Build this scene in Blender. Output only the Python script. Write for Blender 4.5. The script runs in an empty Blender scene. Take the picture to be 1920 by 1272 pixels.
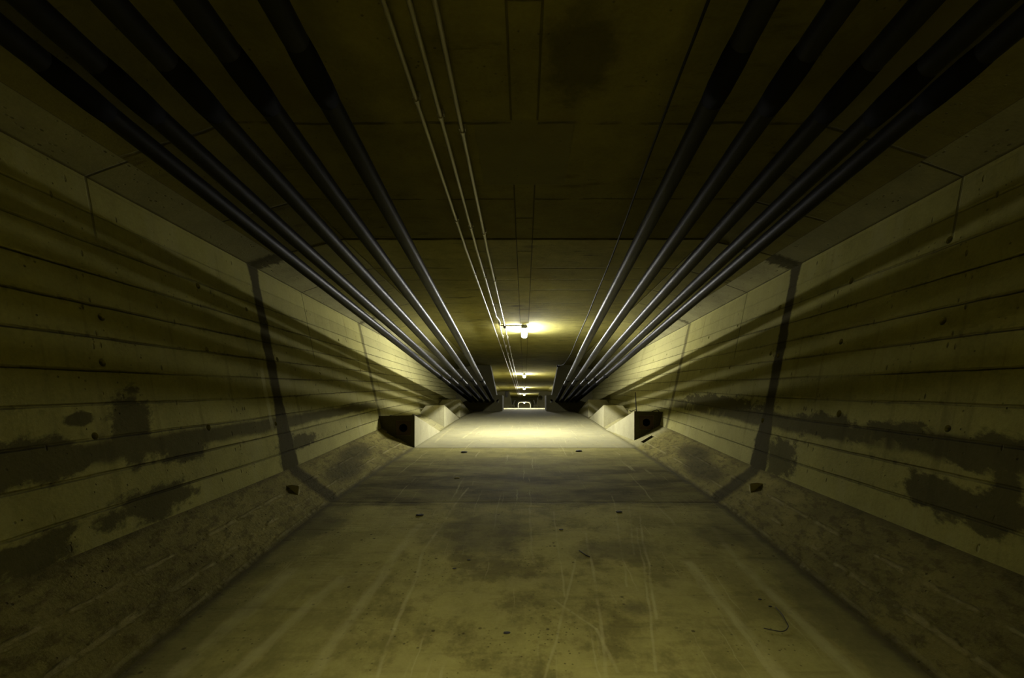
import bpy, bmesh, math, random
from mathutils import Vector, Matrix

random.seed(7)
scene = bpy.context.scene
COL = scene.collection

# ------------------------------------------------------------------ camera, world, exposure
F = 900.0                      # focal length in pixels of the 1920 px wide frame
CXP, CYP = 983.0, 773.0        # where the tunnel axis meets the frame
CZ = 1.35                      # height of the lens above the datum

cam_d = bpy.data.cameras.new('camera')
cam = bpy.data.objects.new('camera', cam_d)
COL.objects.link(cam)
cam.location = (0, 0, CZ)
cam.rotation_euler = (math.radians(90), 0, 0)
cam_d.sensor_width = 36.0
cam_d.lens = F / 1920 * 36.0
cam_d.shift_x = (960 - CXP) / 1920
cam_d.shift_y = (CYP - 636) / 1920
cam_d.clip_start = 0.05
cam_d.clip_end = 200
scene.camera = cam

world = bpy.data.worlds.new('World')
scene.world = world
world.use_nodes = True
world.node_tree.nodes['Background'].inputs[0].default_value = (0, 0, 0, 1)
world.node_tree.nodes['Background'].inputs[1].default_value = 0.0

scene.cycles.max_bounces = 6
scene.cycles.diffuse_bounces = 3
scene.cycles.glossy_bounces = 2
scene.cycles.use_adaptive_sampling = True
scene.cycles.adaptive_threshold = 0.03
vs = scene.view_settings
vs.view_transform = 'Standard'
vs.look = 'None'
vs.gamma = 1.0
vs.exposure = 0.0
vs.use_curve_mapping = False

LAMP_STRENGTH = 640.0          # W/m2/sr of a lamp's diffuser
LAMP_COLOR = (1.0, 0.99, 0.94)
WARM_COLOR = (1.0, 0.94, 0.58)   # lamp behind the camera, warm tint added to colour the near floor
# depths (near end of the housing) and relative output of the lamps along the ceiling
LAMPS = [(-2.0, 1.40), (7.75, 1.0), (17.6, 1.0), (27.4, 1.0), (37.2, 1.0)]

# ------------------------------------------------------------------ tunnel profile
def interp(tab, d):
    if d <= tab[0][0]: return tab[0][1]
    for (a, va), (b, vb) in zip(tab, tab[1:]):
        if d <= b:
            i = tab.index((a, va))
            t = (d - a) / (b - a)
            p0 = tab[max(i-1, 0)]; p3 = tab[min(i+2, len(tab)-1)]
            ma = (vb - p0[1]) / (b - p0[0]); mb = (p3[1] - va) / (p3[0] - a)
            h = b - a
            return ((2*t**3-3*t*t+1)*va + (t**3-2*t*t+t)*h*ma
                    + (-2*t**3+3*t*t)*vb + (t**3-t*t)*h*mb)
    return tab[-1][1]

MID = 23.5
FLOOR_T = [(-4.5, -1.72), (-2, -1.58), (0, -1.34), (1.84, -1.03), (3.95, -0.738), (6.5, -0.480), (9, -0.30),
           (10.8, -0.15), (14.2, 0.03), (18, 0.14), (21, 0.18), (23.6, 0.19)]
HAUNCH_T = [(-4.5, -1.15), (-2, -0.97), (0, -0.80), (1.74, -0.645), (3.95, -0.467), (6.5, -0.217), (9, -0.03),
            (10.8, 0.10), (14.2, 0.25), (18, 0.37), (21, 0.43), (23.6, 0.45)]
FW_T = [(-4, 1.60), (1.84, 1.575), (3.95, 1.585), (6.5, 1.50), (9, 1.47), (14, 1.47), (24, 1.47)]
def fold(d): return 2*MID - d if d > MID else d
def zfl(d): return interp(FLOOR_T, fold(d))
def zha(d): return interp(HAUNCH_T, fold(d))
def fw(d): return interp(FW_T, fold(d))
J1, J2 = 3.95, 6.5
def zce(d, after=True):
    if d < J1 - 1e-6 or (abs(d-J1) < 1e-6 and not after):
        return 1.427 + 0.024*(J1 - d)
    return 1.42
XF, XC, ZC, XT, ZT, XW = 1.485, 2.04, 1.29, 2.26, 1.21, 1.935
DN, DF = -4.0, 47.0            # pier behind the camera, pier at the far end

def P(x, d, z): return Vector((x, d, z + CZ))

def wall_x(d, t): return XW + (XT - XW)*t
def wall_pt(s, d, t):
    z = zha(d) + (ZT - zha(d))*t
    return P(s*wall_x(d, t), d, z)

# where a sight line meets a surface, as (depth, ...)
def px_floor(px, py):
    d = 3.0
    lo, hi = 0.3, 16.0
    for _ in range(50):
        m = (lo+hi)/2
        y = CYP - F*zfl(m)/m
        if y > py: lo = m
        else: hi = m
    return (lo, (px-CXP)/F*lo)
def px_wall(px, py):
    lo, hi = 0.5, 20.0
    for _ in range(50):
        m = (lo+hi)/2
        z = (CYP-py)/F*m
        t = (z - zha(m))/(ZT - zha(m))
        if F*wall_x(m, t)/m > abs(px-CXP): lo = m
        else: hi = m
    z = (CYP-py)/F*lo
    return (lo, (z - zha(lo))/(ZT - zha(lo)))
def px_haunch(px, py):
    lo, hi = 0.5, 20.0
    for _ in range(50):
        m = (lo+hi)/2
        z = (CYP-py)/F*m
        t = (z - zfl(m))/(zha(m) - zfl(m))
        if F*(fw(m)+(XW-fw(m))*t)/m > abs(px-CXP): lo = m
        else: hi = m
    z = (CYP-py)/F*lo
    return (lo, (z - zfl(lo))/(zha(lo) - zfl(lo)))
def haunch_pt(s, d, t): return P(s*(fw(d)+(XW-fw(d))*t), d, zfl(d)+(zha(d)-zfl(d))*t)

# ------------------------------------------------------------------ node helpers
class S:
    """a float socket with arithmetic"""
    def __init__(s, nt, sock): s.nt, s.k = nt, sock
    def op(s, o, b=None, c=None, clamp=False):
        n = s.nt.nodes.new('ShaderNodeMath'); n.operation = o; n.use_clamp = clamp
        s.nt.links.new(s.k, n.inputs[0])
        for i, v in ((1, b), (2, c)):
            if v is None: continue
            if isinstance(v, S): s.nt.links.new(v.k, n.inputs[i])
            else: n.inputs[i].default_value = v
        return S(s.nt, n.outputs[0])
    def __add__(s, b): return s.op('ADD', b)
    __radd__ = __add__
    def __sub__(s, b): return s.op('SUBTRACT', b)
    def __rsub__(s, b): return (s*-1.0) + b
    def __mul__(s, b): return s.op('MULTIPLY', b)
    __rmul__ = __mul__
    def __truediv__(s, b): return s.op('DIVIDE', b)
    def abs(s): return s.op('ABSOLUTE')
    def max(s, b): return s.op('MAXIMUM', b)
    def min(s, b): return s.op('MINIMUM', b)
    def sat(s): return s.op('ADD', 0.0, clamp=True)
    def step(s, a, b):
        """smooth 0 at a to 1 at b (also for a > b)"""
        n = s.nt.nodes.new('ShaderNodeMapRange'); n.interpolation_type = 'SMOOTHSTEP'
        s.nt.links.new(s.k, n.inputs[0])
        if a < b:
            n.inputs[1].default_value, n.inputs[2].default_value = a, b
            n.inputs[3].default_value, n.inputs[4].default_value = 0, 1
        else:
            n.inputs[1].default_value, n.inputs[2].default_value = b, a
            n.inputs[3].default_value, n.inputs[4].default_value = 1, 0
        return S(s.nt, n.outputs[0])

class Mat:
    def __init__(m, name):
        m.m = bpy.data.materials.new(name); m.m.use_nodes = True
        m.nt = m.m.node_tree
        m.b = m.nt.nodes['Principled BSDF']
        tc = m.nt.nodes.new('ShaderNodeTexCoord')
        sp = m.nt.nodes.new('ShaderNodeSeparateXYZ'); m.nt.links.new(tc.outputs['UV'], sp.inputs[0])
        m.u, m.v = S(m.nt, sp.outputs[0]), S(m.nt, sp.outputs[1])
        so = m.nt.nodes.new('ShaderNodeSeparateXYZ'); m.nt.links.new(tc.outputs['Object'], so.inputs[0])
        m.x, m.y, m.z = (S(m.nt, so.outputs[i]) for i in range(3))
        m.obj = tc.outputs['Object']
    def vec(m, a, b, c=0.0):
        n = m.nt.nodes.new('ShaderNodeCombineXYZ')
        for i, v in enumerate((a, b, c)):
            if isinstance(v, S): m.nt.links.new(v.k, n.inputs[i])
            else: n.inputs[i].default_value = v
        return n.outputs[0]
    def noise(m, vec, scale, detail=3.0, rough=0.55):
        n = m.nt.nodes.new('ShaderNodeTexNoise'); n.inputs['Scale'].default_value = scale
        n.inputs['Detail'].default_value = detail; n.inputs['Roughness'].default_value = rough
        m.nt.links.new(vec, n.inputs['Vector'])
        return S(m.nt, n.outputs[0])
    def voro(m, vec, scale):
        n = m.nt.nodes.new('ShaderNodeTexVoronoi'); n.inputs['Scale'].default_value = scale
        m.nt.links.new(vec, n.inputs['Vector'])
        return S(m.nt, n.outputs['Distance'])
    def white(m, a):
        n = m.nt.nodes.new('ShaderNodeTexWhiteNoise'); n.noise_dimensions = '1D'
        m.nt.links.new(a.k, n.inputs['W'])
        return S(m.nt, n.outputs[0])
    def rgb(m, c):
        n = m.nt.nodes.new('ShaderNodeRGB'); n.outputs[0].default_value = (*c, 1); return n.outputs[0]
    def mix(m, fac, a, b, mode='MIX'):
        n = m.nt.nodes.new('ShaderNodeMix'); n.data_type = 'RGBA'; n.blend_type = mode
        if isinstance(fac, S): m.nt.links.new(fac.k, n.inputs[0])
        else: n.inputs[0].default_value = fac
        for i, c in ((6, a), (7, b)):
            if isinstance(c, tuple): n.inputs[i].default_value = (*c, 1)
            else: m.nt.links.new(c, n.inputs[i])
        return n.outputs[2]
    def scale(m, col, s):
        n = m.nt.nodes.new('ShaderNodeVectorMath'); n.operation = 'SCALE'
        m.nt.links.new(col, n.inputs[0]); m.nt.links.new(s.k, n.inputs['Scale'])
        return n.outputs[0]
    def finish(m, col, rough=0.85, bump=None, strength=0.5, dist=0.02, spec=0.06):
        if isinstance(col, tuple): m.b.inputs['Base Color'].default_value = (*col, 1)
        else: m.nt.links.new(col, m.b.inputs['Base Color'])
        if isinstance(rough, S): m.nt.links.new(rough.k, m.b.inputs['Roughness'])
        else: m.b.inputs['Roughness'].default_value = rough
        m.b.inputs['Specular IOR Level'].default_value = spec
        if bump is not None:
            n = m.nt.nodes.new('ShaderNodeBump'); n.inputs['Strength'].default_value = strength
            n.inputs['Distance'].default_value = dist
            m.nt.links.new(bump.k, n.inputs['Height'])
            m.nt.links.new(n.outputs[0], m.b.inputs['Normal'])
        return m.m
    # masks in (u, v)
    def line(m, c, at, half, soft, jit=None):
        a = c - at
        if jit is not None: a = a + jit
        return a.abs().step(half + soft, half)
    def blot(m, uc, vc, ru, rv, n, edge=0.35):
        du = (m.u - uc)/ru; dv = (m.v - vc)/rv
        r = (du*du + dv*dv).op('SQRT') + (n - 0.5)*1.5
        return r.step(1.0 + edge*0.3, 1.0 - edge)
    def seg(m, a, b, w, n=None, wob=None):
        """soft stroke from a to b, each (u, v)"""
        mv = m.v if wob is None else m.v + wob
        ux, uy = b[0]-a[0], b[1]-a[1]; L2 = ux*ux+uy*uy
        t = ((m.u - a[0])*ux + (mv - a[1])*uy) * (1/L2)
        t = t.sat()
        dx = m.u - a[0] - t*ux; dy = mv - a[1] - t*uy
        dd = (dx*dx + dy*dy).op('SQRT')
        if n is not None: dd = dd + (n - 0.5)*w*1.2
        return dd.step(w, w*0.15)

STAIN = (0.036, 0.031, 0.012)
def concrete_core(m, base, amp=0.5, gscale=1.0):
    """colour and height of weathered concrete"""
    big = m.noise(m.obj, 0.8*gscale, 4, 0.6)
    med = m.noise(m.obj, 4.5*gscale, 5, 0.65)
    fine = m.noise(m.obj, 55, 4, 0.7)
    tone = 1.0 + (big-0.5)*amp*1.5 + (med-0.5)*amp*1.5 + (fine-0.5)*0.45
    col = m.scale(m.rgb(base), tone)
    pits = m.voro(m.obj, 26)
    keep = m.noise(m.obj, 6.0, 2).step(0.50, 0.62)
    pit = pits.step(0.16, 0.08) * keep
    h = fine*0.25 + med*0.6 - pit*0.8
    col = m.mix(pit*0.55, col, (0.05, 0.045, 0.02))
    return col, h, big, med, fine

# ------------------------------------------------------------------ materials
def wall_material(side):
    m = Mat('board_marked_wall_' + side)
    base = (0.27, 0.250, 0.076)
    col, h, big, med, fine = concrete_core(m, base, 0.42)
    wob = (m.noise(m.vec(m.u*1.0, m.v*4.0, 3.3), 2.5, 3) - 0.5)
    col = m.mix(m.u.step(3.9, 4.0)*0.25 + m.u.step(6.5, 6.6)*0.30, col, (0.285, 0.268, 0.138))  # cream tone of the lamp-lit stretches painted in beyond each joint
    N = 0.0905
    bi = ((m.v + wob*0.006)/N + 0.1).op('FLOOR')
    col = m.scale(col, 0.90 + m.white(bi + (3.7 if side == 'left' else 9.1))*0.2)
    fr = (((m.v + wob*0.006)/N + 0.1 + 0.5).op('FRACT') - 0.5).abs()*N*1.72
    strength = m.noise(m.vec(m.u*0.7, bi, 1.0), 1.7, 2).step(0.30, 0.60)
    upper = m.v.step(0.95, 0.72)
    bl = fr.step(0.009, 0.002)*(strength*0.75+0.25)*(upper*0.92+0.08)
    spots = m.noise(m.vec(m.u*6, m.v*12, 5.0), 3.0, 3).step(0.55, 0.7)
    halo = fr.step(0.05, 0.0)*spots*0.45*upper
    col = m.mix((bl*(0.60 if side == 'left' else 0.42) + halo*0.8).sat(), col, STAIN)
    h = h - bl*2.2
    pk = m.voro(m.vec(m.u*9.0, m.v*7.0, 1.5), 2.2).step(0.17, 0.09)*m.noise(m.vec(m.u*2, m.v*3, 7), 2.0, 3).step(0.50, 0.62)
    col = m.mix(pk*0.7, col, STAIN); h = h - pk*1.2
    drift = m.noise(m.vec(m.u*2.4, m.v*1.1, 11.0), 1.4, 5, 0.62)
    col = m.mix(drift.step(0.50, 0.72)*0.35, col, (0.34, 0.315, 0.145))
    # narrow upright form joints
    vj = None
    for at, vmin in ((2.47, 0.85), (4.86, 0.60), (9.0, 0.0), (12.0, 0.0)):
        l = m.line(m.u, at, 0.004, 0.006, wob*0.01)
        if vmin: l = l*m.v.step(vmin-0.04, vmin)
        vj = l if vj is None else vj.max(l)
    col = m.mix(vj*0.55, col, STAIN); h = h - vj*1.0
    # runs of damp down the wall
    runs = m.noise(m.vec(m.u*7, m.v*0.7, 2.0), 2.0, 4).step(0.56, 0.75)
    col = m.mix(runs*0.40, col, (0.12, 0.10, 0.030))
    n1 = m.noise(m.vec(m.u, m.v*2.0, 8.0), 5.0, 5, 0.65)
    n1 = n1*0.5 + m.noise(m.vec(m.u*3.0 + m.v*3.0, m.v*11.0 - m.u*2.0, 2.0), 2.6, 6, 0.7)*0.5
    # smeared seal over the segment joints
    w1 = (m.noise(m.vec(m.u*1.5, m.v*3, 1.0), 3.0, 5, 0.65)-0.5)
    up = m.v.step(0.97, 0.86)*0.0 + m.v.step(0.40, 0.05)*0.06
    s1 = ((m.u - 3.985 + w1*0.10).abs() - up).step(0.085, 0.055)
    s2 = (m.u - 6.55 + w1*0.10).abs().step(0.085, 0.02)*0.75
    lip = ((m.u - 3.985 + w1*0.10).abs()).step(0.22, 0.10)*n1.step(0.50, 0.62)*m.v.step(0.55, 0.3)
    stain = s1.max(s2).max(lip*0.8)
    # damp band along the lower cold joint
    bandw = 0.030 if side == 'left' else 0.036
    bc = 0.225 if side == 'left' else 0.240
    wv = (m.noise(m.vec(m.u*1.2, m.v*4, 4.0), 2.0, 5, 0.65)-0.5)
    band = (m.v - bc + wv*0.06).abs().step(bandw+0.012, bandw-0.012)
    br = m.noise(m.vec(m.u*1.3, m.v*1.0, 6.0), 2.2, 3)
    band = band*br.step(0.33, 0.47) if side == 'right' else band*br.step(0.20, 0.30)
    band = band*m.u.step(7.5, 6.0)
    stain = stain.max(band*0.85)
    BL = ([(245, 800, 40, 62), (345, 840, 48, 26), (285, 945, 75, 30), (150, 786, 24, 12), (60, 870, 110, 45),
           (60, 1040, 90, 40), (560, 830, 35, 14)]
          if side == 'left' else
          [(1760, 930, 75, 36), (1870, 960, 70, 48), (1690, 815, 70, 22), (1850, 850, 90, 36), (1890, 930, 28, 70),
           (1345, 755, 60, 14), (1545, 800, 60, 22), (1460, 860, 30, 40)])
    for (px, py, rx, ry) in BL:
        d, t = px_wall(px, py); da, _ = px_wall(px+rx if px < CXP else px-rx, py); _, ta = px_wall(px, py-ry)
        stain = stain.max(m.blot(d, t, max(abs(da-d), 0.05)*1.15, max(abs(ta-t), 0.01)*1.15, n1*2.2-0.6, 0.30)*0.85)
    col = m.mix((stain*0.92).sat(), col, STAIN)
    # pale bloom beside the joint
    pale = m.line(m.u, 3.82, 0.012, 0.02, w1*0.10)*m.v.step(0.55, 0.42)*m.v.step(0.15, 0.3)
    if side == 'left': col = m.mix(pale*0.4, col, (0.5, 0.47, 0.25))
    return m.finish(col, 0.95, h, 0.7, 0.014)

def ceiling_material():
    m = Mat('board_marked_ceiling')
    col, h, big, med, fine = concrete_core(m, (0.22, 0.200, 0.056), 0.6)
    wob = m.noise(m.vec(m.u*3, m.v*1.5, 1.0), 1.5, 4) - 0.5
    lines = None
    for at, hw in ((2.43, .004), (3.25, .004), (3.95, .004), (4.73, .006), (5.15, .003), (5.58, .006), (6.26, .005),
                   (6.85, .003), (7.45, .003), (9.1, .006), (11.6, .006), (14.0, .006), (1.6, .004), (0.4, .006)):
        l = m.line(m.u, at, hw, 0.010, wob*0.05)
        lines = l if lines is None else lines.max(l)
    brk = m.noise(m.vec(m.u*2, m.v*2, 4), 2.0, 3).step(0.36, 0.55)
    nstrip = (m.v.abs()).step(0.066, 0.076)
    lines = lines*brk*nstrip
    edge = m.line(m.v.abs(), 0.066, 0.0025, 0.004, wob*0.004)
    gap = m.u.step(2.40, 2.41)*m.u.step(3.06, 3.05)
    edge = edge*(1.0-gap)
    strip = (m.v.abs()).step(0.066, 0.062)
    st = None
    for at in (0.9, 1.72, 3.55, 4.23, 5.05, 6.62, 7.35, 9.6, 12.2):
        l = m.line(m.u, at, 0.004, 0.010, wob*0.02); st = l if st is None else st.max(l)
    lines = lines.max(edge*0.9).max(st*strip)
    fold = m.line(m.v.abs(), XF, 0.003, 0.006, wob*0.012)*m.u.step(3.0, 5.0)*0.8
    lines = lines.max(fold)
    # grimy streaks across the boards
    streak = m.noise(m.vec(m.u*7, m.v*1.6, 9.0), 1.6, 5, 0.65).step(0.54, 0.72)
    zone = m.noise(m.vec(m.u, m.v, 2.0), 1.1, 3).step(0.45, 0.60)
    col = m.mix(streak*zone*0.75, col, STAIN)
    patch = gap*(m.v + wob*0.01).abs().step(0.262, 0.25)
    col = m.mix(patch*0.6, col, (0.18, 0.172, 0.08))
    ochre = m.noise(m.obj, 1.3, 4, 0.6).step(0.53, 0.68)
    col = m.mix(ochre*0.5, col, (0.17, 0.135, 0.025))
    side = m.v.abs().step(XF-0.01, XF+0.02)
    col = m.mix(side*0.25, col, (0.20, 0.185, 0.085))
    blot = m.blot(2.0, 0.24, 0.30, 0.18, m.noise(m.obj, 7.0, 5, .7), 0.5)
    col = m.mix(blot*0.6, col, STAIN)
    col = m.mix(lines*0.8, col, (0.05, 0.043, 0.015))
    h = h - lines*2.0 + patch*0.6
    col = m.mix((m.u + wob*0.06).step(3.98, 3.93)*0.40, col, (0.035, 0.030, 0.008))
    return m.finish(col, 0.92, h, 0.6, 0.010)

def chamfer_material():
    m = Mat('grey_chamfer_concrete')
    col, h, big, med, fine = concrete_core(m, (0.36, 0.345, 0.205), 0.5)
    j = m.noise(m.vec(m.u*4, m.v*3, 3), 2.0, 4) - 0.5
    pocks = m.voro(m.vec(m.u*8, m.v*3, 0), 2.6).step(0.25, 0.12)*m.noise(m.vec(m.u, m.v, 6), 3.0, 2).step(0.5, 0.6)
    jn = None
    for at in (2.47, 4.86, 9.0):
        l = m.line(m.u, at, 0.004, 0.006); jn = l if jn is None else jn.max(l)
    sm = (m.u - 4.0 + j*0.22).abs().step(0.13, 0.06).max((m.u - 6.56 + j*0.2).abs().step(0.09, 0.02)*0.8)
    e = (m.v - 0.0 + j*0.05).step(0.09, 0.02).max(m.v.step(0.97, 0.995))
    scr = m.noise(m.vec(m.u*12, m.v*2.5, 1.0), 2.0, 4).step(0.58, 0.72)
    col = m.mix(scr*0.35, col, (0.44, 0.425, 0.28))
    dk = jn.max(sm).max(e*0.8).max(pocks*0.7)
    col = m.mix(dk*0.85, col, STAIN)
    col = m.mix((m.u + j*0.2).step(4.02, 3.95)*0.50, col, (0.04, 0.037, 0.012))
    return m.finish(col, 0.92, h - jn - pocks, 0.5, 0.010)

def floor_material():
    m = Mat('trodden_floor_concrete')
    col, h, big, med, fine = concrete_core(m, (0.29, 0.263, 0.086), 0.6)
    wob = m.noise(m.vec(m.u*2, m.v*2, 5), 1.5, 4) - 0.5
    wob2 = m.noise(m.vec(m.u*6, m.v*3, 5), 1.5, 5, .65) - 0.5
    pale = (m.u + wob2*0.05).step(6.44, 6.50)
    col = m.mix(pale*0.75, col, (0.225, 0.214, 0.138))
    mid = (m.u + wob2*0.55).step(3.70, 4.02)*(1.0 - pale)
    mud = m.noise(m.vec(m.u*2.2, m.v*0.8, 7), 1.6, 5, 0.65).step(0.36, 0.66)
    mid_ramp = m.u.step(6.6, 4.6)*0.6 + 0.3  # middle stretch grows darker from the far joint towards the camera
    col = m.mix((mid*mid_ramp*(mud*0.5 + 0.6)).sat(), col, (0.050, 0.042, 0.010))
    # ripples of the trowel across the floor, blotchy dirt
    rip = m.noise(m.vec(m.u*9, m.v*1.3, 3), 1.6, 5, 0.62).step(0.52, 0.74)
    col = m.mix(rip*0.40*(1.0-pale*0.7), col, (0.10, 0.086, 0.03))
    dirt = m.noise(m.vec(m.u*1.6, m.v*1.6, 1), 1.9, 5, 0.72).step(0.46, 0.62)
    near = m.u.step(4.2, 3.0)
    centre = m.v.abs().step(1.1, 0.3)
    mott = m.noise(m.vec(m.u*2.2, m.v*2.6, 31), 2.4, 5, 0.75).step(0.45, 0.60)
    col = m.mix(mott*(1.0-pale*0.75)*(1.0-mid*0.8)*0.30, col, (0.36, 0.32, 0.12))
    col = m.mix(dirt*(0.25 + near*centre*0.35)*(1.0-pale*0.6), col, (0.085, 0.070, 0.020))
    speck = m.voro(m.vec(m.u*1.0, m.v*1.0, 0.0), 14.0).step(0.16, 0.08)*m.noise(m.obj, 3.0, 2).step(0.50, 0.62)
    pits = m.voro(m.obj, 34.0).step(0.20, 0.10)*m.noise(m.obj, 2.3, 3).step(0.50, 0.60)*(1.0-pale*0.5)
    speck = speck.max(pits*0.8)
    col = m.mix(speck*0.75, col, (0.035, 0.03, 0.01))
    # scuffs: fine long scratches and the wide pale wheel tracks
    n = m.noise(m.vec(m.u*3, m.v*20, 2), 1.5, 4, 0.65)
    scr = m.noise(m.vec(m.u*0.22 + wob*0.15, m.v*16 + wob*1.2, 3), 2.2, 2).step(0.62, 0.70)
    scr = scr*m.noise(m.vec(m.u*1.2, m.v*3, 8), 1.4, 2).step(0.42, 0.60)
    col = m.mix(scr*0.35, col, (0.46, 0.42, 0.20))
    tracks = [((785, 985), (585, 1270), 0.045, .5), ((877, 915), (800, 1030), 0.014, .6), ((800, 1030), (745, 1180), 0.014, .6),
              ((745, 1180), (712, 1270), 0.014, .6), ((640, 1085), (430, 1271), 0.05, .55), ((545, 1072), (330, 1262), 0.07, .55),
              ((1290, 1057), (1467, 1271), 0.05, .65), ((1390, 1060), (1613, 1271), 0.045, .6), ((1340, 990), (1390, 1060), 0.03, .4),
              ((1200, 965), (1230, 1160), 0.012, .6), ((1180, 950), (1190, 1040), 0.010, .5), ((1100, 1000), (1145, 1272), 0.012, .5),
              ((1080, 1050), (1030, 1271), 0.010, .45), ((1040, 1125), (1120, 1180), 0.010, .5), ((1120, 1180), (1165, 1260), 0.012, .5),
              ((1195, 990), (1235, 1260), 0.009, .5), ((900, 800), (868, 822), 0.03, .5), ((850, 800), (815, 830), 0.03, .4),
              ((1130, 790), (1180, 822), 0.03, .4), ((1040, 960), (1060, 1120), 0.008, .4), ((1150, 930), (1175, 1100), 0.010, .4)]
    wander = (m.noise(m.vec(m.u*0.9, m.v*0.3, 2), 1.3, 3) - 0.5)*0.10
    broken = m.noise(m.vec(m.u*1.8, m.v*4.0, 21), 1.8, 4, 0.65).step(0.30, 0.62)*0.9 + 0.1
    for a, b, w, s in tracks:
        a, b = px_floor(*a), px_floor(*b)
        k = 1.575
        a = (a[0], a[1]/fw(a[0])*k); b = (b[0], b[1]/fw(b[0])*k)
        col = m.mix(m.seg(a, b, w, n, wander)*broken*(s*0.85), col, (0.46, 0.42, 0.20))
    # crumbs and damp in the gutter along both haunches
    ed = (m.v.abs() + wob2*0.10)
    gut = ed.step(1.50, 1.57)*(1.0-pale*0.55)
    col = m.mix(gut*0.75, col, (0.075, 0.068, 0.035))
    dampn = m.noise(m.vec(m.u*1.6, m.v*2.0, 12), 1.5, 5, .6)
    damp = (m.v.abs() + (dampn-0.5)*0.7).step(1.30, 1.42)*m.u.step(4.4, 3.6)
    col = m.mix(damp*0.35, col, (0.09, 0.08, 0.04))
    for (px, py, rx, ry) in ((1345, 1005, 60, 25), (590, 985, 60, 30), (1160, 1030, 90, 25), (900, 1000, 110, 40), (1190, 1140, 30, 16)):
        d, x = px_floor(px, py); d2, _ = px_floor(px, py-ry); x2 = rx/F*d
        col = m.mix(m.blot(d, x, abs(d2-d), x2, m.noise(m.obj, 5.0, 5, .7), 0.6)*0.5, col, (0.085, 0.075, 0.035))
    jl = m.line(m.u, 6.46, 0.012, 0.018, wob2*0.03).max(m.line(m.u, 3.93, 0.006, 0.012, wob2*0.06)*0.6)
    col = m.mix(jl*0.7, col, STAIN)
    return m.finish(col, 0.90 + (med-0.5)*0.2, h - jl - rip*0.3, 0.55, 0.010)

def haunch_material():
    m = Mat('rough_haunch_concrete')
    col, h, big, med, fine = concrete_core(m, (0.195, 0.170, 0.050), 0.8)
    w = m.noise(m.vec(m.u*1.5, m.v*3, 2), 2.2, 5, .65) - 0.5
    rough = m.noise(m.vec(m.u*6, m.v*6, 3), 1.6, 6, .7)
    col = m.mix(rough.step(0.48, 0.62)*0.6, col, (0.075, 0.063, 0.018))
    for at, wd, s in ((0.30, 0.03, .45), (0.60, 0.03, .40), (0.05, 0.04, .35)):
        ridge = m.line(m.v, at, wd*0.3, wd, w*0.10)*m.noise(m.vec(m.u*2, m.v, 5), 2.0, 3).step(0.40, 0.60)
        col = m.mix(ridge*s, col, (0.36, 0.32, 0.14)); h = h + ridge*0.8
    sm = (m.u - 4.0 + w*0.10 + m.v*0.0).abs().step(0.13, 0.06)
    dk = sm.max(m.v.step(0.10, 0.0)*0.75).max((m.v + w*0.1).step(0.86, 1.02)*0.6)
    for (px, py, rx, ry) in ((650, 880, 40, 22), (1300, 850, 30, 16)):
        d, t = px_haunch(px, py)
        dk = dk.max(m.blot(d, t, 0.5, 0.30, rough, 0.5)*0.8)
    farpale = m.u.step(6.3, 6.6)
    col = m.mix(farpale*0.6, col, (0.28, 0.262, 0.14))
    cr = m.seg((5.35, 1.0), (6.25, 0.0), 0.012)
    dk = dk.max(cr*0.8)
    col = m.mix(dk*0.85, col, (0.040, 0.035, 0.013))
    return m.finish(col, 0.9, h*1.4 + rough*1.2, 0.7, 0.014)

def plain_concrete(name, base, amp=0.4, bump=0.5):
    m = Mat(name)
    col, h, big, med, fine = concrete_core(m, base, amp)
    run = m.noise(m.vec(m.x*9, m.y*9, m.z*1.5), 1.6, 4).step(0.56, 0.74)
    col = m.mix(run*0.30, col, (0.13, 0.115, 0.055))
    return m.finish(col, 0.88, h, bump, 0.010)

def simple(name, base, rough, metal=0.0, amp=0.15, spec=0.5):
    m = Mat(name)
    n = m.noise(m.obj, 9.0, 4)
    col = m.scale(m.rgb(base), 1.0 + (n-0.5)*amp*2)
    mm = m.finish(col, (n-0.5)*0.2 + rough, spec=spec)
    m.b.inputs['Metallic'].default_value = metal
    return mm

def lamp_material(k, c=LAMP_COLOR):
    m = Mat('lit_diffuser')
    m.finish((0.8, 0.8, 0.78), 0.5)
    m.b.inputs['Emission Color'].default_value = (*c, 1)
    m.b.inputs['Emission Strength'].default_value = LAMP_STRENGTH*k
    return m.m

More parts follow.
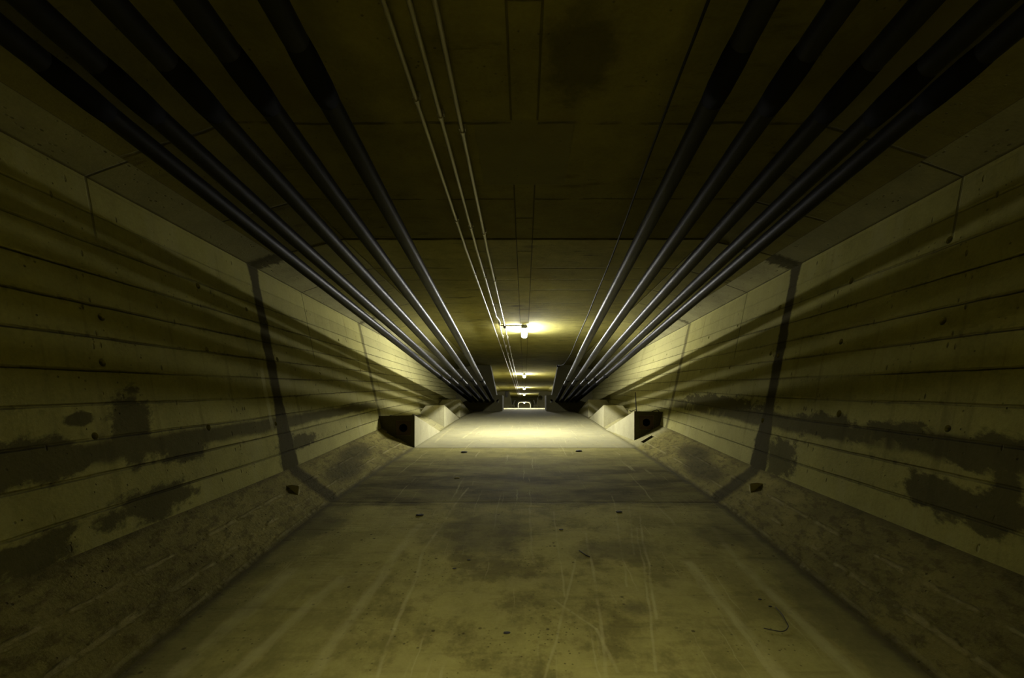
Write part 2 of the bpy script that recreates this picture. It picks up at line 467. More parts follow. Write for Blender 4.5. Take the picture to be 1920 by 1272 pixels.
M = {
    'wall_left': wall_material('left'), 'wall_right': wall_material('right'), 'ceiling': ceiling_material(),
    'chamfer': chamfer_material(), 'floor': floor_material(), 'haunch': haunch_material(),
    'block': plain_concrete('pale_block_concrete', (0.34, 0.32, 0.19), 0.3),
    'front': plain_concrete('shaded_block_front', (0.085, 0.075, 0.032), 0.5),  # darker concrete for fronts turned from the lamp, shade painted in
    'rib': plain_concrete('grey_rib_concrete', (0.115, 0.106, 0.055), 0.4),
    'pier': plain_concrete('pier_concrete', (0.20, 0.185, 0.08), 0.4),
    'pipe': simple('black_plastic_pipe', (0.012, 0.012, 0.0125), 0.44, 0.0, 0.15, 0.09),
    'guide': simple('black_guide_pipe', (0.008, 0.008, 0.008), 0.8, 0.0, 0.15, 0.02),
    'cond': simple('galvanised_conduit', (0.34, 0.32, 0.24), 0.42, 0.6, 0.15, 0.5),
    'dark': simple('dark_steel', (0.03, 0.027, 0.02), 0.6, 0.3),
    'cable': simple('black_cable', (0.012, 0.012, 0.011), 0.6, spec=0.1),
    'house': simple('grey_lamp_housing', (0.30, 0.30, 0.28), 0.5),
    'rust': simple('rusty_plate', (0.075, 0.045, 0.018), 0.75, 0.2, 0.4),
    'chip': plain_concrete('broken_concrete', (0.30, 0.27, 0.12), 0.5),
    'darkchip': simple('dark_debris', (0.018, 0.016, 0.01), 0.8),
    'palefar': simple('pale_far_parts', (0.75, 0.73, 0.62), 0.5),
}

# ------------------------------------------------------------------ object helpers
def obj(name, bm, mat, parent=None, smooth=False):
    me = bpy.data.meshes.new(name)
    bmesh.ops.recalc_face_normals(bm, faces=bm.faces)
    if smooth:
        for f in bm.faces: f.smooth = True
    bm.to_mesh(me); bm.free()
    me.materials.append(mat)
    o = bpy.data.objects.new(name, me); COL.objects.link(o)
    if parent is not None:
        o.parent = parent
    return o
def tag(o, label, cat, group=None):
    o['label'] = label; o['category'] = cat
    if group: o['group'] = group
    return o
def thing(name, label, cat, group=None):
    o = bpy.data.objects.new(name, None); COL.objects.link(o)
    o.empty_display_size = 0.1
    return tag(o, label, cat, group)
def place(root, loc):
    """move a finished thing's origin to loc while its parts stay where they are"""
    root.location = loc
    for c in root.children:
        c.matrix_parent_inverse = Matrix.Translation(-Vector(loc))
def structure(o, label=None):
    o['kind'] = 'structure'
    if label: o['label'] = label
    return o

def tube_bm(path, r, seg=14, bm=None, caps=True):
    bm = bm or bmesh.new()
    rings = []
    n = len(path)
    up = Vector((0, 0, 1))
    prev = None
    for i, p in enumerate(path):
        t = (path[min(i+1, n-1)] - path[max(i-1, 0)]).normalized()
        if prev is None:
            a = t.cross(up)
            if a.length < 1e-3: a = t.cross(Vector((1, 0, 0)))
            a.normalize()
        else:
            a = (prev - t*prev.dot(t)).normalized()
        prev = a
        b = t.cross(a)
        rr = r[i] if isinstance(r, (list, tuple)) else r
        rings.append([bm.verts.new(p + (a*math.cos(2*math.pi*k/seg) + b*math.sin(2*math.pi*k/seg))*rr) for k in range(seg)])
    for A, B in zip(rings, rings[1:]):
        for k in range(seg):
            bm.faces.new((A[k], A[(k+1) % seg], B[(k+1) % seg], B[k]))
    if caps:
        bm.faces.new(rings[0][::-1]); bm.faces.new(rings[-1])
    return bm

def box_bm(c, s, bm=None, bevel=0.0):
    bm = bm or bmesh.new()
    r = bmesh.ops.create_cube(bm, size=1.0)
    for v in r['verts']:
        v.co = Vector((v.co.x*s[0] + c[0], v.co.y*s[1] + c[1], v.co.z*s[2] + c[2]))
    if bevel > 0:
        es = list({e for v in r['verts'] for e in v.link_edges})
        bmesh.ops.bevel(bm, geom=es, offset=bevel, segments=2, affect='EDGES')
    return bm

def prism_bm(outline, d0, d1, holes=()):
    """outline: [(x, z)...] anticlockwise, holes: [(x, z, r)] right through, extruded from depth d0 to d1"""
    bm = bmesh.new()
    loops = [[(x, z) for x, z in outline]]
    for (hx, hz, r) in holes:
        loops.append([(hx + r*math.cos(2*math.pi*k/24), hz + r*math.sin(2*math.pi*k/24)) for k in range(24)])
    edges = []; rings = []
    for lp in loops:
        vs_ = [bm.verts.new(P(x, d0, z)) for x, z in lp]
        rings.append(vs_)
        for i in range(len(vs_)): edges.append(bm.edges.new((vs_[i], vs_[(i+1) % len(vs_)])))
    if holes:
        bmesh.ops.triangle_fill(bm, use_beauty=True, use_dissolve=False, edges=edges, normal=(0, -1, 0))
    else:
        bm.faces.new(rings[0])
    faces = list(bm.faces)
    ret = bmesh.ops.extrude_face_region(bm, geom=faces, use_keep_orig=True)
    nv = [g for g in ret['geom'] if isinstance(g, bmesh.types.BMVert)]
    bmesh.ops.translate(bm, vec=Vector((0, d1-d0, 0)), verts=nv)
    return bm

def poly_bm(verts, faces):
    bm = bmesh.new()
    v = [bm.verts.new(p) for p in verts]
    for f in faces: bm.faces.new([v[i] for i in f])
    return bm

def cut(o, cutter_bm):
    """carve the cutter's volume out of o"""
    bmesh.ops.recalc_face_normals(cutter_bm, faces=cutter_bm.faces)
    me = bpy.data.meshes.new('cutter'); cutter_bm.to_mesh(me); cutter_bm.free()
    c = bpy.data.objects.new('cutter', me); COL.objects.link(c)
    md = o.modifiers.new('cut', 'BOOLEAN'); md.operation = 'DIFFERENCE'; md.object = c; md.solver = 'EXACT'
    bpy.context.view_layer.update()
    dg = bpy.context.evaluated_depsgraph_get()
    new = bpy.data.meshes.new_from_object(o.evaluated_get(dg))
    o.modifiers.clear()
    old = o.data; o.data = new; bpy.data.meshes.remove(old)
    bpy.data.objects.remove(c); bpy.data.meshes.remove(me)

# ------------------------------------------------------------------ shell of the box girder
STN = []
d = DN
while d < DF - 1e-6:
    STN.append((d, True)); d += 0.25
STN.append((DF, True))
STN = sorted(STN + [(J1, False), (J1, True), (J2, True)], key=lambda s: (s[0], s[1]))
STN = [s for i, s in enumerate(STN) if i == 0 or s != STN[i-1]]

def strip_obj(name, pts_fn, uv_fn, out, mat):
    """a thick slab of the shell: pts_fn(d, after) -> profile points, out = outward thickness vector"""
    bm = bmesh.new(); uvl = bm.loops.layers.uv.new('UVMap')
    rows = []; back = []
    for (d, a) in STN:
        pr = pts_fn(d, a)
        rows.append([bm.verts.new(p) for p in pr])
        back.append([bm.verts.new(p + out) for p in pr])
    uvof = {}
    for (d, a), row, bk in zip(STN, rows, back):
        for k, (v, b) in enumerate(zip(row, bk)):
            uvof[v] = uvof[b] = (d, uv_fn(d, k))
    n = len(rows[0])
    def q(*v):
        f = bm.faces.new(v)
        for l in f.loops: l[uvl].uv = uvof[l.vert]
    for i in range(len(STN)-1):
        for k in range(n-1):
            q(rows[i][k], rows[i][k+1], rows[i+1][k+1], rows[i+1][k])
            q(back[i][k], back[i+1][k], back[i+1][k+1], back[i][k+1])
        q(rows[i][0], rows[i+1][0], back[i+1][0], back[i][0])
        q(rows[i][-1], back[i][-1], back[i+1][-1], rows[i+1][-1])
    for i in (0, -1):
        for k in range(n-1): q(rows[i][k], rows[i][k+1], back[i][k+1], back[i][k])
    return structure(obj(name, bm, mat))

FX = [-1, -.75, -.5, -.25, 0, .25, .5, .75, 1]
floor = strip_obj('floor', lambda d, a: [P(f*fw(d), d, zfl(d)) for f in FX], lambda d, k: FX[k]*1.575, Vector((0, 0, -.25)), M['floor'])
CXS = [-XC, -XF, -.7, 0, .7, XF, XC]
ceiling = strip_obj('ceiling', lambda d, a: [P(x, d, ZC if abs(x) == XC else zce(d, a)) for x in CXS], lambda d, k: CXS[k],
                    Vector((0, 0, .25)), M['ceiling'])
WT = [0, .25, .5, .75, 1]
walls = {}
haunches = {}
for s, nm in ((-1, 'left'), (1, 'right')):
    walls[nm] = strip_obj('wall_' + nm, lambda d, a: [wall_pt(s, d, t) for t in WT], lambda d, k: WT[k], Vector((s*.3, 0, 0)), M['wall_' + nm])
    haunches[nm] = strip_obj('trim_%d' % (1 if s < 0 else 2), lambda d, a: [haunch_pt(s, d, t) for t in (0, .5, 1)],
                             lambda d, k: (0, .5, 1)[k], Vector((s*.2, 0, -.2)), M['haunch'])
    strip_obj('trim_%d' % (3 if s < 0 else 4), lambda d, a: [P(s*XT, d, ZT), P(s*XC, d, ZC)], lambda d, k: (0, 1)[k],
              Vector((s*.2, 0, .2)), M['chamfer'])

# tie holes really drilled into the walls
TIES = {'left': [(190, 595), (388, 656), (371, 536), (178, 818), (391, 802), (192, 680), (517, 795), (500, 605), (462, 580),
                 (520, 674), (593, 686), (600, 700), (650, 710), (676, 695), (712, 658), (742, 668), (635, 638)],
        'right': [(1596, 527), (1768, 602), (1577, 641), (1573, 776), (1777, 804), (1462, 577), (1445, 663), (1368, 690), (1314, 697),
                  (1383, 611), (1329, 633), (1250, 665), (1225, 676), (1430, 789), (1780, 450), (1459, 667), (1215, 720)]}
for nm, pts in TIES.items():
    s = -1 if nm == 'left' else 1
    bm = bmesh.new()
    for (px, py) in pts:
        dd, t = px_wall(px, py)
        c = wall_pt(s, dd, t)
        r = random.uniform(0.018, 0.024) if dd < 4.5 else random.uniform(0.013, 0.018)
        nrm = Vector((s, 0, -0.19)).normalized()
        tube_bm([c - nrm*0.03, c + nrm*0.20], r, 12, bm)
    cut(walls[nm], bm)
    structure(walls[nm])
# slots in the haunches by the anchor blocks
for nm, (px, py) in (('left', (737, 816)), ('right', (1214, 824))):
    s = -1 if nm == 'left' else 1
    dd, t = px_haunch(px, py)
    c = haunch_pt(s, dd, t)
    bm = box_bm((0, 0, 0), (0.17, 0.13, 0.20))
    ang = math.atan2(zha(dd)-zfl(dd), XW-fw(dd))*s
    bm.transform(Matrix.Translation(c) @ Matrix.Rotation(-ang, 4, 'Y'))
    cut(haunches[nm], bm)

# pier wall behind the camera, pier wall with a manhole at the far end
def full_section(d, g=0.0):
    L = [(-fw(d), zfl(d)), (fw(d), zfl(d)), (XW, zha(d)), (XT, ZT), (XC, ZC), (XF, zce(d)), (-XF, zce(d)), (-XC, ZC), (-XT, ZT), (-XW, zha(d))]
    return L
bm = prism_bm(full_section(DN), DN-0.3, DN)
structure(obj('wall_near', bm, M['pier']))
bm = prism_bm(full_section(DF), DF, DF+0.5)
pier = structure(obj('wall_far', bm, M['pier']))
def rounded(x0, x1, z0, z1, r, n=6):
    o = [(x0, z0), (x1, z0)]
    for k in range(n+1):
        a = math.pi/2*k/n; o.append((x1-r+r*math.cos(a), z1-r+r*math.sin(a)))
    for k in range(n+1):
        a = math.pi/2*(1+k/n); o.append((x0+r+r*math.cos(a), z1-r+r*math.sin(a)))
    return o
cut(pier, prism_bm(rounded(-0.64, 0.64, -0.5, 1.03, 0.28), DF-.1, DF+.6))
structure(pier)
# the passage through the pier
out = rounded(-1.2, 1.2, -0.9, 1.5, 0.3); inn = rounded(-0.64, 0.64, -0.5, 1.03, 0.28)
bm = bmesh.new()
ring = lambda pts, dd: [bm.verts.new(P(x, dd, z)) for x, z in pts]
A, B, C_, D_ = ring(out, DF+.5), ring(inn, DF+.5), ring(inn, DF+6.5), ring(out, DF+6.5)
for X, Y in ((A, B), (B, C_), (C_, D_), (D_, A)):
    for k in range(len(X)):
        j = (k+1) % len(X); bm.faces.new((X[k], X[j], Y[j], Y[k]))
structure(obj('trim_5', bm, M['block']))
bm = prism_bm(out, DF+6.5, DF+6.8)
structure(obj('trim_6', bm, M['rib']))

# ------------------------------------------------------------------ deviators: a rib on each side with a saddle block at its foot
TEND_X = {-1: [0.918, 1.08, 1.257, 1.418, 1.563], 1: [0.951, 1.096, 1.25, 1.386, 1.53]}
DEV = 14.5
ZEND = 0.322
def deviator(s, dd, label, holes, sag=False, eye=None):
    t = thing('deviator', label, 'concrete rib', 'concrete deviator ribs')
    e = 0.012
    zb = 0.50
    rib = [(0.645, zfl(dd)-e), (fw(dd), zfl(dd)-e), (XW+e, zha(dd)), (XT+e, ZT), (XC+e, ZC+e), (XF, zce(dd)+e), (1.03, zce(dd)+e), (0.835, zb), (0.645, zb)]
    rib = [(x*s, z) for x, z in rib]
    if s < 0: rib = rib[::-1]
    hs = [(x*s, ZEND, 0.05) for x in holes]
    hr = list(hs)
    if eye: hr.append((eye[0]*s, eye[1], eye[2]))
    obj('rib', prism_bm(rib, dd, dd+0.6, hr), M['rib'], t)
    d2 = dd-0.45
    zw = 0.5
    xw = XW + (XT-XW)*(zw-zha(d2))/(ZT-zha(d2))
    blk = [(0.645, zfl(d2)-e), (fw(d2), zfl(d2)-e), (XW+e, zha(d2)), (xw+e, zb), (0.645, zb)]
    blk = [(x*s, z) for x, z in blk]
    if s < 0: blk = blk[::-1]
    obj('saddle_block', prism_bm(blk, d2, dd-0.001, hs), M['rib'], t)
    place(t, P(s*1.4, dd, zfl(dd)))
    return t
EXTRA = {-1: 0.77, 1: 0.79}
deviator(-1, DEV, 'grey concrete rib on left wall where left black pipes end', TEND_X[-1]+[EXTRA[-1]])
deviator(1, DEV, 'grey concrete rib on right wall where right black pipes end', TEND_X[1]+[EXTRA[1]])
deviator(-1, 32.5, 'distant grey concrete rib on left, seen through the gap between nearer ribs', [0.78, 0.95])
deviator(1, 32.5, 'distant grey concrete rib on right with large round hole, beyond the nearer ribs', [0.78, 0.95], eye=(1.10, 0.97, 0.17))

# ------------------------------------------------------------------ tendon pipes
NEAR = {-1: [(0.79, 1.513, 1.30), (1.036, 1.49, 1.28), (1.247, 1.444, 1.24), (1.451, 1.397, 1.20), (1.52, 1.395, 1.112)],
        1: [(0.757, 1.513, 1.30), (0.99, 1.49, 1.28), (1.211, 1.444, 1.24), (1.37, 1.387, 1.19), (1.45, 1.393, 1.138)]}
ORD = ['innermost', 'second', 'third', 'fourth', 'outermost']
NOTE = ['nearest the tunnel centre', 'counted from the tunnel centre', 'counted from the tunnel centre', 'counted from the tunnel centre', 'closest to the wall']
TR = 0.042
for s, sn in ((-1, 'left'), (1, 'right')):
    for i in range(5):
        xn, dn, zn = (q*(0.94, 0.95, 0.975, 1.02, 1.12)[i] for q in NEAR[s][i]); xe = TEND_X[s][i]
        A = Vector((s*xn, dn, zn)); B = Vector((s*xe, 14.05, ZEND))
        at = lambda dd: (lambda k: P(*(A + (B-A)*k)))((dd-dn)/(14.05-dn))
        t = thing('tendon_pipe', '%s black pipe of the %s fan, %s' % (ORD[i], sn, NOTE[i]), 'pipe', 'tendon pipes, %s fan' % sn)
        last = at(1.15)
        path = [Vector((last.x, DN, last.z)), Vector((last.x, 0.0, last.z)), Vector((last.x, 0.8, last.z)) + (last - Vector((last.x, .8, last.z)))*0.35,
                at(1.35), at(2.0), at(4.0), at(7.0), at(10.3)]
        obj('duct', tube_bm(path, TR, 20), M['pipe'], t, True)
        obj('guide_pipe', tube_bm([at(10.2), at(10.26), at(12.0), at(14.05), at(14.3)], [TR*1.02, TR*1.12, TR*1.12, TR*1.12, TR*1.12], 20), M['guide'], t, True)
        for dd, L in ((1.70+0.03*i, 0.06), (9.55-0.1*i, 0.05)):
            p0, p1 = at(dd-L), at(dd+L); q0, q1 = at(dd-L*2.2), at(dd+L*2.2)
            obj('coupler', tube_bm([q0, p0, p1, q1], [TR*1.01, TR*1.10, TR*1.10, TR*1.01], 20), M['guide'], t, True)
        place(t, at(14.05))

# ------------------------------------------------------------------ anchor blocks along the haunches
def anchor_block(s, d0, d1, xi, zt, label, xo=None, chamfer=0.0):
    e = 0.012
    t = thing('anchor_block', label, 'concrete block', 'concrete anchor blocks at the wall foot')
    def wx(z, dd): return XW + (XT-XW)*(z-zha(dd))/(ZT-zha(dd))
    zo = zt - 0.01
    zf0 = zfl(d0) + (zha(d0)-zfl(d0))*max(0, (xi-fw(d0)))/(XW-fw(d0))
    F0 = P(s*xi, d0, zf0-e); F1 = P(s*xi, d0, zt); F2 = P(s*(wx(zo, d0)+e-chamfer), d0, zo); F3 = P(s*(XW+e), d0, zha(d0)-e)
    F4 = P(s*(wx(zo-chamfer, d0)+e), d0, zo-chamfer*0.9)
    T0 = P(s*fw(d1), d1, zfl(d1)-e); T1 = P(s*(XW+e), d1, zha(d1)-e)
    Bq = P(s*(fw(d0)+.1), d0, zfl(d0)-.05)
    bm = poly_bm([F0, F1, F2, F4, F3, T0, T1], [(0, 1, 2, 3, 4), (0, 1, 5), (1, 2, 6, 5), (2, 3, 6), (3, 4, 6), (0, 5, 6, 4)]) if chamfer else \
        poly_bm([F0, F1, F2, F3, T0, T1], [(0, 1, 2, 3), (0, 1, 4), (1, 2, 5, 4), (2, 3, 5), (0, 4, 5, 3)])
    body = obj('body', bm, M['block'], t)
    return t, body
def finish_anchor(t, s, d0, x, z, body):
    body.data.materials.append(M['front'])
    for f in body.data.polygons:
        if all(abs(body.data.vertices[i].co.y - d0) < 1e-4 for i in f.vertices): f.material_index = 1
    cut(body, tube_bm([P(s*x, d0-.05, z), P(s*x, d0+.45, z)], 0.056, 24))
    cut(body, box_bm(P(s*x, d0, z), (0.205, 0.04, 0.205)))
    ring = prism_bm([(s*x-.1, z-.1), (s*x+.1, z-.1), (s*x+.1, z+.1), (s*x-.1, z+.1)], d0+0.003, d0+0.0195, [(s*x, z, 0.056)])
    obj('bearing_plate', ring, M['rust'], t)
    obj('duct_lining', tube_bm([P(s*x, d0+.021, z), P(s*x, d0+.40, z)], 0.0545, 24, caps=False), M['dark'], t, True)

t, b = anchor_block(-1, 6.5, 8.45, 1.485, -0.043, 'nearest pale concrete block at left wall foot, dark front with round socket')
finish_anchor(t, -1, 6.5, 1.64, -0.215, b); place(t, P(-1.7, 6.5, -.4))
t, b = anchor_block(1, 6.85, 8.75, 1.57, 0.012, 'nearest pale concrete block at right wall foot, with rod standing on it')
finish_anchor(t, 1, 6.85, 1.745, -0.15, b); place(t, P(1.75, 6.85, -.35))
for s, sn in ((-1, 'left'), (1, 'right')):
    t, b = anchor_block(s, 9.0, 10.9, 1.50 if s < 0 else 1.49, 0.13, 'second pale concrete block along the %s wall foot, striped by pipe shadows' % sn, chamfer=0.14)
    place(t, P(s*1.7, 9, -.2))
    t, b = anchor_block(s, 11.1, 13.2, 1.48, 0.29, 'third concrete block along the %s wall foot, just before the ribs' % sn, chamfer=0.10)
    place(t, P(s*1.7, 11.1, -.05))

# ------------------------------------------------------------------ lamps
ROD = {0: 'tube lamp on the ceiling behind the viewer, light-shaping hood added, glow on the near floor', 1: 'nearest lit white tube lamp on the ceiling, joined by a branch conduit',
       2: 'second lit tube lamp from the camera, just past the first ribs', 3: 'third lit tube lamp from the camera, small and bright on the ceiling',
       4: 'fourth lit tube lamp from the camera, last one before the far opening'}
def diffuser_bm(c, L, w, h):
    bm = bmesh.new(); rings = []
    n = 14; seg = 16
    for i in range(n+1):
        f = i/n
        y = -L/2 + L*f
        e = min(f, 1-f)*L
        k = math.sqrt(max(0.0, 1-(1-min(e/0.05, 1))**2))
        k = max(k, 0.25)
        ringv = []
        for j in range(seg):
            a = 2*math.pi*j/seg
            cx = math.copysign(abs(math.cos(a))**0.7, math.cos(a)); cz = math.copysign(abs(math.sin(a))**0.7, math.sin(a))
            ringv.append(bm.verts.new(c + Vector((cx*w/2*k, y, cz*h/2*(0.3+0.7*k)))))
        rings.append(ringv)
    for A, B in zip(rings, rings[1:]):
        for j in range(seg): bm.faces.new((A[j], A[(j+1) % seg], B[(j+1) % seg], B[j]))
    bm.faces.new(rings[0][::-1]); bm.faces.new(rings[-1])
    return bm
def lamp(d0, k, label, zc=None, L=0.75, hood=False):
    zc = zce(d0+L) if zc is None else zc
    t = thing('tube_lamp', label, 'lamp', 'tube lamps along the ceiling')
    obj('housing', box_bm(P(0, d0+L/2, zc-0.016), (0.085, L*0.97, 0.032), bevel=0.006), M['house'], t)
    obj('diffuser', diffuser_bm(P(0, d0+L/2, zc-0.032-0.040), L, 0.100, 0.080), lamp_material(k, WARM_COLOR if hood else LAMP_COLOR), t, True)
    for e in (-1, 1):
        obj('end_cap', box_bm(P(0, d0+L/2+e*(L/2+0.006), zc-0.048), (0.106, 0.030, 0.050), bevel=0.010), M['house'], t)
    if hood:  # hood added to the unseen lamp so its light misses the walls
        obj('added_hood_end', box_bm(P(0, d0+L+.03, zc-.105), (0.19, 0.012, 0.205)), M['house'], t)
        for sx in (-1, 1):
            obj('added_hood_side', poly_bm([P(sx*0.06, d0-.02, zc-.002), P(sx*0.075, d0-.02, zc-.002), P(sx*0.105, d0-.02, zc-.29), P(sx*0.092, d0-.02, zc-.29),
                                      P(sx*0.06, d0+L+.02, zc-.002), P(sx*0.075, d0+L+.02, zc-.002), P(sx*0.105, d0+L+.02, zc-.29), P(sx*0.092, d0+L+.02, zc-.29)],
                                     [(0, 1, 2, 3), (4, 5, 6, 7), (0, 1, 5, 4), (1, 2, 6, 5), (2, 3, 7, 6), (3, 0, 4, 7)]), M['house'], t)
    for e in (0.18, 0.82):
        obj('clip', box_bm(P(0, d0+L*e, zc-0.034), (0.104, 0.018, 0.012), bevel=0.003), M['house'], t)
    place(t, P(0, d0+L/2, zc))
for i, (dd, k) in enumerate(LAMPS):
    lamp(dd, k, ROD[i], hood=(i == 0))
lamp(DF+3.2, 0.5, 'far lit lamp inside the small framed opening at the tunnel end', zc=1.03)

# ------------------------------------------------------------------ conduits on the ceiling
CR = 0.0105
def ceil_path(x, d0, d1, off):
    pts = []
    for dd in [d0, 0.0, 1.0, 2.0, 3.0, J1-0.02, J1+0.05, 5.0, 6.0, 7.0, 8.5, 10, 12, 14, 18, 24, 30, 38, d1]:
        if d0 <= dd <= d1: pts.append(P(x, dd, zce(dd) - off))
    return pts
CONDUIT = [(-0.496, 'left of the three thin conduits running along the ceiling'),
           (-0.405, 'middle of three thin ceiling conduits, jogging sideways before the lamp'),
           (-0.315, 'right of three thin ceiling conduits, with the small junction box')]
for i, (x, lab) in enumerate(CONDUIT):
    t = thing('conduit', lab, 'conduit', 'conduits on the ceiling')
    off = 0.034
    if i == 1:
        p = [q for q in ceil_path(x, DN, 47, off)]
        a = [q for q in p if q.y < 6.6] + [P(x, 6.75, 1.42-off), P(x-0.004, 6.95, 1.42-off), P(x+0.022, 7.2, 1.42-off), P(x+0.03, 7.45, 1.42-off), P(x+0.012, 7.75, 1.42-off)] \
            + [P(x+0.006, q.y, q.z-CZ) for q in p if q.y > 8]
        bm = tube_bm(a, CR, 10)
    else:
        bm = tube_bm(ceil_path(x, DN, 47, off), CR, 10)
    obj('tube', bm, M['cond'], t, True)
    dd = 0.9 + 0.12*i
    while dd < 13:
        xx = x + (0.014 if (i == 1 and dd > 7) else 0)
        if not (i == 2 and 7.5 < dd < 7.9):
            z = zce(dd)
            bm = tube_bm([P(xx, dd-.012, z-off), P(xx, dd+.012, z-off)], CR*1.35, 10)
            box_bm(P(xx, dd, z-0.012), (0.034, 0.024, 0.026), bm)
            obj('clip', bm, M['cond'], t)
        dd += 1.31
    place(t, P(x, 4, 1.42))
t = thing('junction_box', 'small dark junction box on the right conduit beside the nearest lamp', 'junction box')
obj('housing', box_bm(P(-0.315, 7.72, 1.42-0.034), (0.05, 0.07, 0.064), bevel=0.008), M['dark'], t)
obj('cover', box_bm(P(-0.315, 7.72, 1.42-0.0695), (0.044, 0.06, 0.006), bevel=0.002), M['dark'], t)
place(t, P(-0.315, 7.72, 1.42))
br = obj('branch_conduit', tube_bm([P(-0.40, 7.64, 1.386), P(-0.345, 7.70, 1.386), P(-0.20, 7.72, 1.39), P(-0.08, 7.72, 1.395), P(-0.005, 7.75, 1.40)], 0.009, 10), M['dark'], None, True)
tag(br, 'short dark crosswise conduit from junction box to the nearest lamp', 'conduit')

# ------------------------------------------------------------------ sagging cable on the right
pts = [(0.60, 0.9, 1.425), (0.617, 1.6, 1.38), (0.642, 2.39, 1.33), (0.70, 3.8, 1.245), (0.736, 5.03, 1.19), (0.76, 5.77, 1.154), (0.805, 7.47, 1.096),
       (0.86, 9.0, 1.07), (0.93, 11.3, 1.13), (0.985, 13.2, 1.29), (1.01, 14.3, 1.40)]
def smooth_path(p, n=6):
    p = [Vector(q) for q in p]; out = []
    for i in range(len(p)-1):
        a, b = p[i], p[i+1]; pa = p[max(i-1, 0)]; pb = p[min(i+2, len(p)-1)]
        for k in range(n):
            t = k/n
            out.append(0.5*((2*a) + (b-pa)*t + (2*pa-5*a+4*b-pb)*t*t + (3*a-pa-3*b+pb)*t**3))
    out.append(p[-1]); return out
c = obj('cable', tube_bm([P(*q) for q in smooth_path(pts)], 0.0062, 8), M['cable'], None, True)
tag(c, 'thin black cable sagging below the ceiling left of the right-hand pipes', 'cable')
t = thing('cable_bracket', 'small dark bracket at the top corner of the right rib', 'bracket')
obj('plate', box_bm(P(1.025, 14.47, 1.385), (0.10, 0.05, 0.06), bevel=0.006), M['dark'], t)
obj('hook', tube_bm([P(1.01, 14.46, 1.36), P(1.01, 14.40, 1.35), P(1.01, 14.38, 1.38), P(1.01, 14.38, 1.41)], 0.008, 8), M['dark'], t, True)
place(t, P(1.025, 14.47, 1.385))

# cabinet on the distant left rib, made-up pale tubes for bright arcs by the far manhole
t = thing('wall_cabinet', 'small dark cabinet on the distant left rib', 'cabinet')
obj('case', box_bm(P(-1.19, 32.42, 1.20), (0.16, 0.16, 0.40), bevel=0.01), M['dark'], t)
obj('lid', box_bm(P(-1.19, 32.33, 1.20), (0.14, 0.02, 0.36), bevel=0.005), M['dark'], t)
place(t, P(-1.19, 32.42, 1.0))
for s, sn in ((-1, 'left'), (1, 'right')):
    pth = [P(s*0.90, 46.99, 1.12), P(s*0.92, 46.85, 1.12), P(s*0.95, 46.78, 1.05), P(s*1.00, 46.76, 0.9), P(s*1.06, 46.78, 0.72), P(s*1.08, 46.88, 0.66), P(s*1.09, 46.99, 0.65)]
    o = obj('pale_arc', tube_bm(smooth_path(pth, 4), 0.06, 12), M['palefar'], None, True)
    tag(o, 'far pale bright arc, made up as a bent tube, on the %s of the small framed opening' % sn, 'pipe', 'pale arcs by the far opening')
o = obj('manhole_frame', prism_bm(rounded(-0.72, 0.72, -0.58, 1.11, 0.34), DF-0.07, DF-0.001), M['palefar'])
cut(o, prism_bm(rounded(-0.62, 0.62, -0.7, 1.01, 0.26), DF-.2, DF+.2))
tag(o, 'pale arched frame around the small opening at the far end', 'frame')

# ------------------------------------------------------------------ odds and ends
def on_floor(px, py): d_, x_ = px_floor(px, py); return d_, x_
def chunk_bm(c, s, flat=0.5, seed=0):
    rnd = random.Random(seed)
    bm = bmesh.new(); bmesh.ops.create_icosphere(bm, subdivisions=2, radius=1)
    for v in bm.verts:
        k = rnd.uniform(0.75, 1.15)
        v.co = Vector((v.co.x*s[0]*k, v.co.y*s[1]*k, (v.co.z*flat)*s[0]*k))
    bm.transform(Matrix.Translation(c))
    return bm
CH = [(787, 967, .030, 'darkchip', 'largest dark flat chip on the floor left of centre'),
      (1160, 961, .026, 'darkchip', 'dark flat chip on the floor right of centre, facing the left one'),
      (879, 1051, .012, 'darkchip', 'small dark crumb on the floor below the largest left chip'),
      (852, 1067, .012, 'darkchip', 'tiny dark crumb left of and nearer than its neighbour on the floor'),
      (950, 1188, .016, 'darkchip', 'dark crumb in the near middle of the floor'),
      (870, 849, .045, 'darkchip', 'dark chip just before the pale far floor, on the left'),
      (1085, 847, .045, 'darkchip', 'dark chip just before the pale far floor, on the right'),
      (857, 897, .030, 'chip', 'pale broken chip on the dirty middle stretch of floor'),
      (1052, 994, .016, 'darkchip', 'dark crumb near the scratches right of the floor centre'),
      (1425, 1125, .010, 'darkchip', 'upper dark crumb above the bent wire'),
      (1444, 1138, .010, 'darkchip', 'lower dark crumb right above the bent wire tip')]
for i, (px, py, r, mt, lab) in enumerate(CH):
    dd, x = on_floor(px, py)
    o = obj('floor_chip', chunk_bm(P(x, dd, zfl(dd)+r*0.14), (r, r*0.8), 0.28, i), M[mt])
    tag(o, lab, 'debris', 'loose chips on the floor')
def floor_pt(px, py, h): dd, x = px_floor(px, py); return P(x, dd, zfl(dd)+h)
wp = [(1454, 1146), (1465, 1158), (1470, 1166), (1477, 1174), (1478, 1178), (1474, 1184), (1467, 1187), (1456, 1186), (1432, 1181)]
o = obj('bent_wire', tube_bm(smooth_path([floor_pt(x, y, 0.006 + (0.012 if i < 3 else 0)) for i, (x, y) in enumerate(wp)], 4), 0.0022, 8), M['dark'], None, True)
tag(o, 'dark bent wire lying on the right of the near floor', 'wire')
tw = [(1086, 1034), (1093, 1039), (1099, 1043), (1106, 1046)]
o = obj('twig', tube_bm([floor_pt(x, y, 0.004) for x, y in tw], 0.0035, 6), M['darkchip'], None, True)
tag(o, 'short dark twig on the scratched floor right of centre', 'twig')

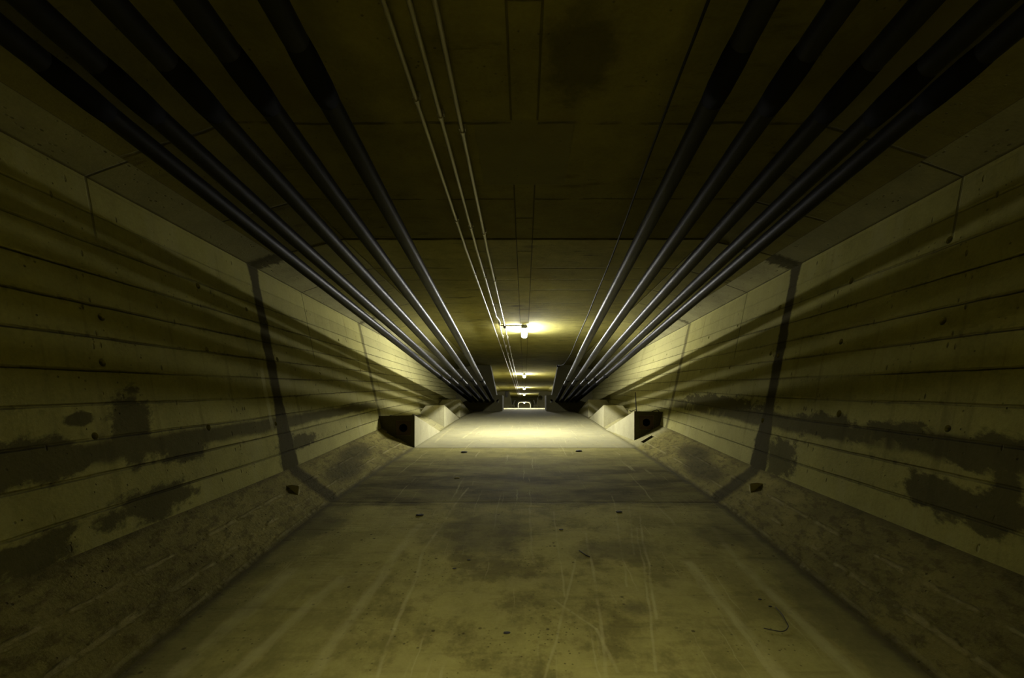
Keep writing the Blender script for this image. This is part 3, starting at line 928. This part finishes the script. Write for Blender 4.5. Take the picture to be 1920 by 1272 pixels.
# broken wedges on the haunches by the first joint
def wedge(nm, px, py, w, lab):
    s = -1 if px < CXP else 1
    dd, tt = px_haunch(px, py)
    c = haunch_pt(s, dd, tt)
    ang = math.atan2(zha(dd)-zfl(dd), XW-fw(dd))*s
    vs_ = [(-w, -.5*w, 0), (w, -.6*w, 0), (.8*w, .5*w, 0), (-.7*w, .6*w, 0), (-.2*w*s, -.1*w, .9*w), (.5*w*s, -.3*w, .55*w)]
    bm = bmesh.new()
    for v in vs_: bm.verts.new(v)
    bmesh.ops.convex_hull(bm, input=list(bm.verts))
    bmesh.ops.bevel(bm, geom=list(bm.edges), offset=0.004, segments=1, affect='EDGES')
    bm.transform(Matrix.Translation(c + Vector((0, 0, -.006))) @ Matrix.Rotation(-ang, 4, 'Y'))
    tag(obj('concrete_lump', bm, M['chip']), lab, 'debris', 'broken lumps on the haunches')
wedge('l', 551, 918, 0.062, 'broken concrete lump on the left sloping haunch by the dark joint')
wedge('r', 1416, 914, 0.062, 'broken concrete lump on the right sloping haunch by the dark joint')

# rod and loose wires on the anchor blocks
dR = 6.9
def rp(px, py, dd): return P((px-CXP)/F*dd, dd, (CYP-py)/F*dd)
o = obj('steel_rod', tube_bm([rp(1193.5, 773, dR), rp(1192.5, 760, dR), rp(1191, 736, dR)], 0.0075, 8), M['dark'], None, True)
tag(o, 'thin dark rod standing on the nearest right concrete block', 'rod')
def wire(px, dd, lab, r=0.006):
    o = obj('loose_wire', tube_bm(smooth_path([rp(x, y, dd + k*0.01) for k, (x, y) in enumerate(px)], 4), r, 8), M['dark'], None, True)
    tag(o, lab, 'wire', 'loose wires on the anchor blocks')
wire([(727, 784), (729, 781), (733, 779.5), (738, 781), (742, 783)], 6.53, 'looped dark wire on the outer top edge of the nearest left block')
wire([(772, 780), (774.5, 777.5), (778, 779), (783, 780), (789, 781)], 6.53, 'bent dark wire at the inner top corner of the nearest left block')
wire([(1222, 772.5), (1226, 770.5), (1231, 769), (1234, 770), (1237, 774)], 6.88, 'looped dark wire on the outer top edge of the nearest right block')
wire([(1180, 770), (1184, 771.5), (1189, 769.5), (1193, 768)], 6.95, 'bent dark wire at the inner top corner of the nearest right block')
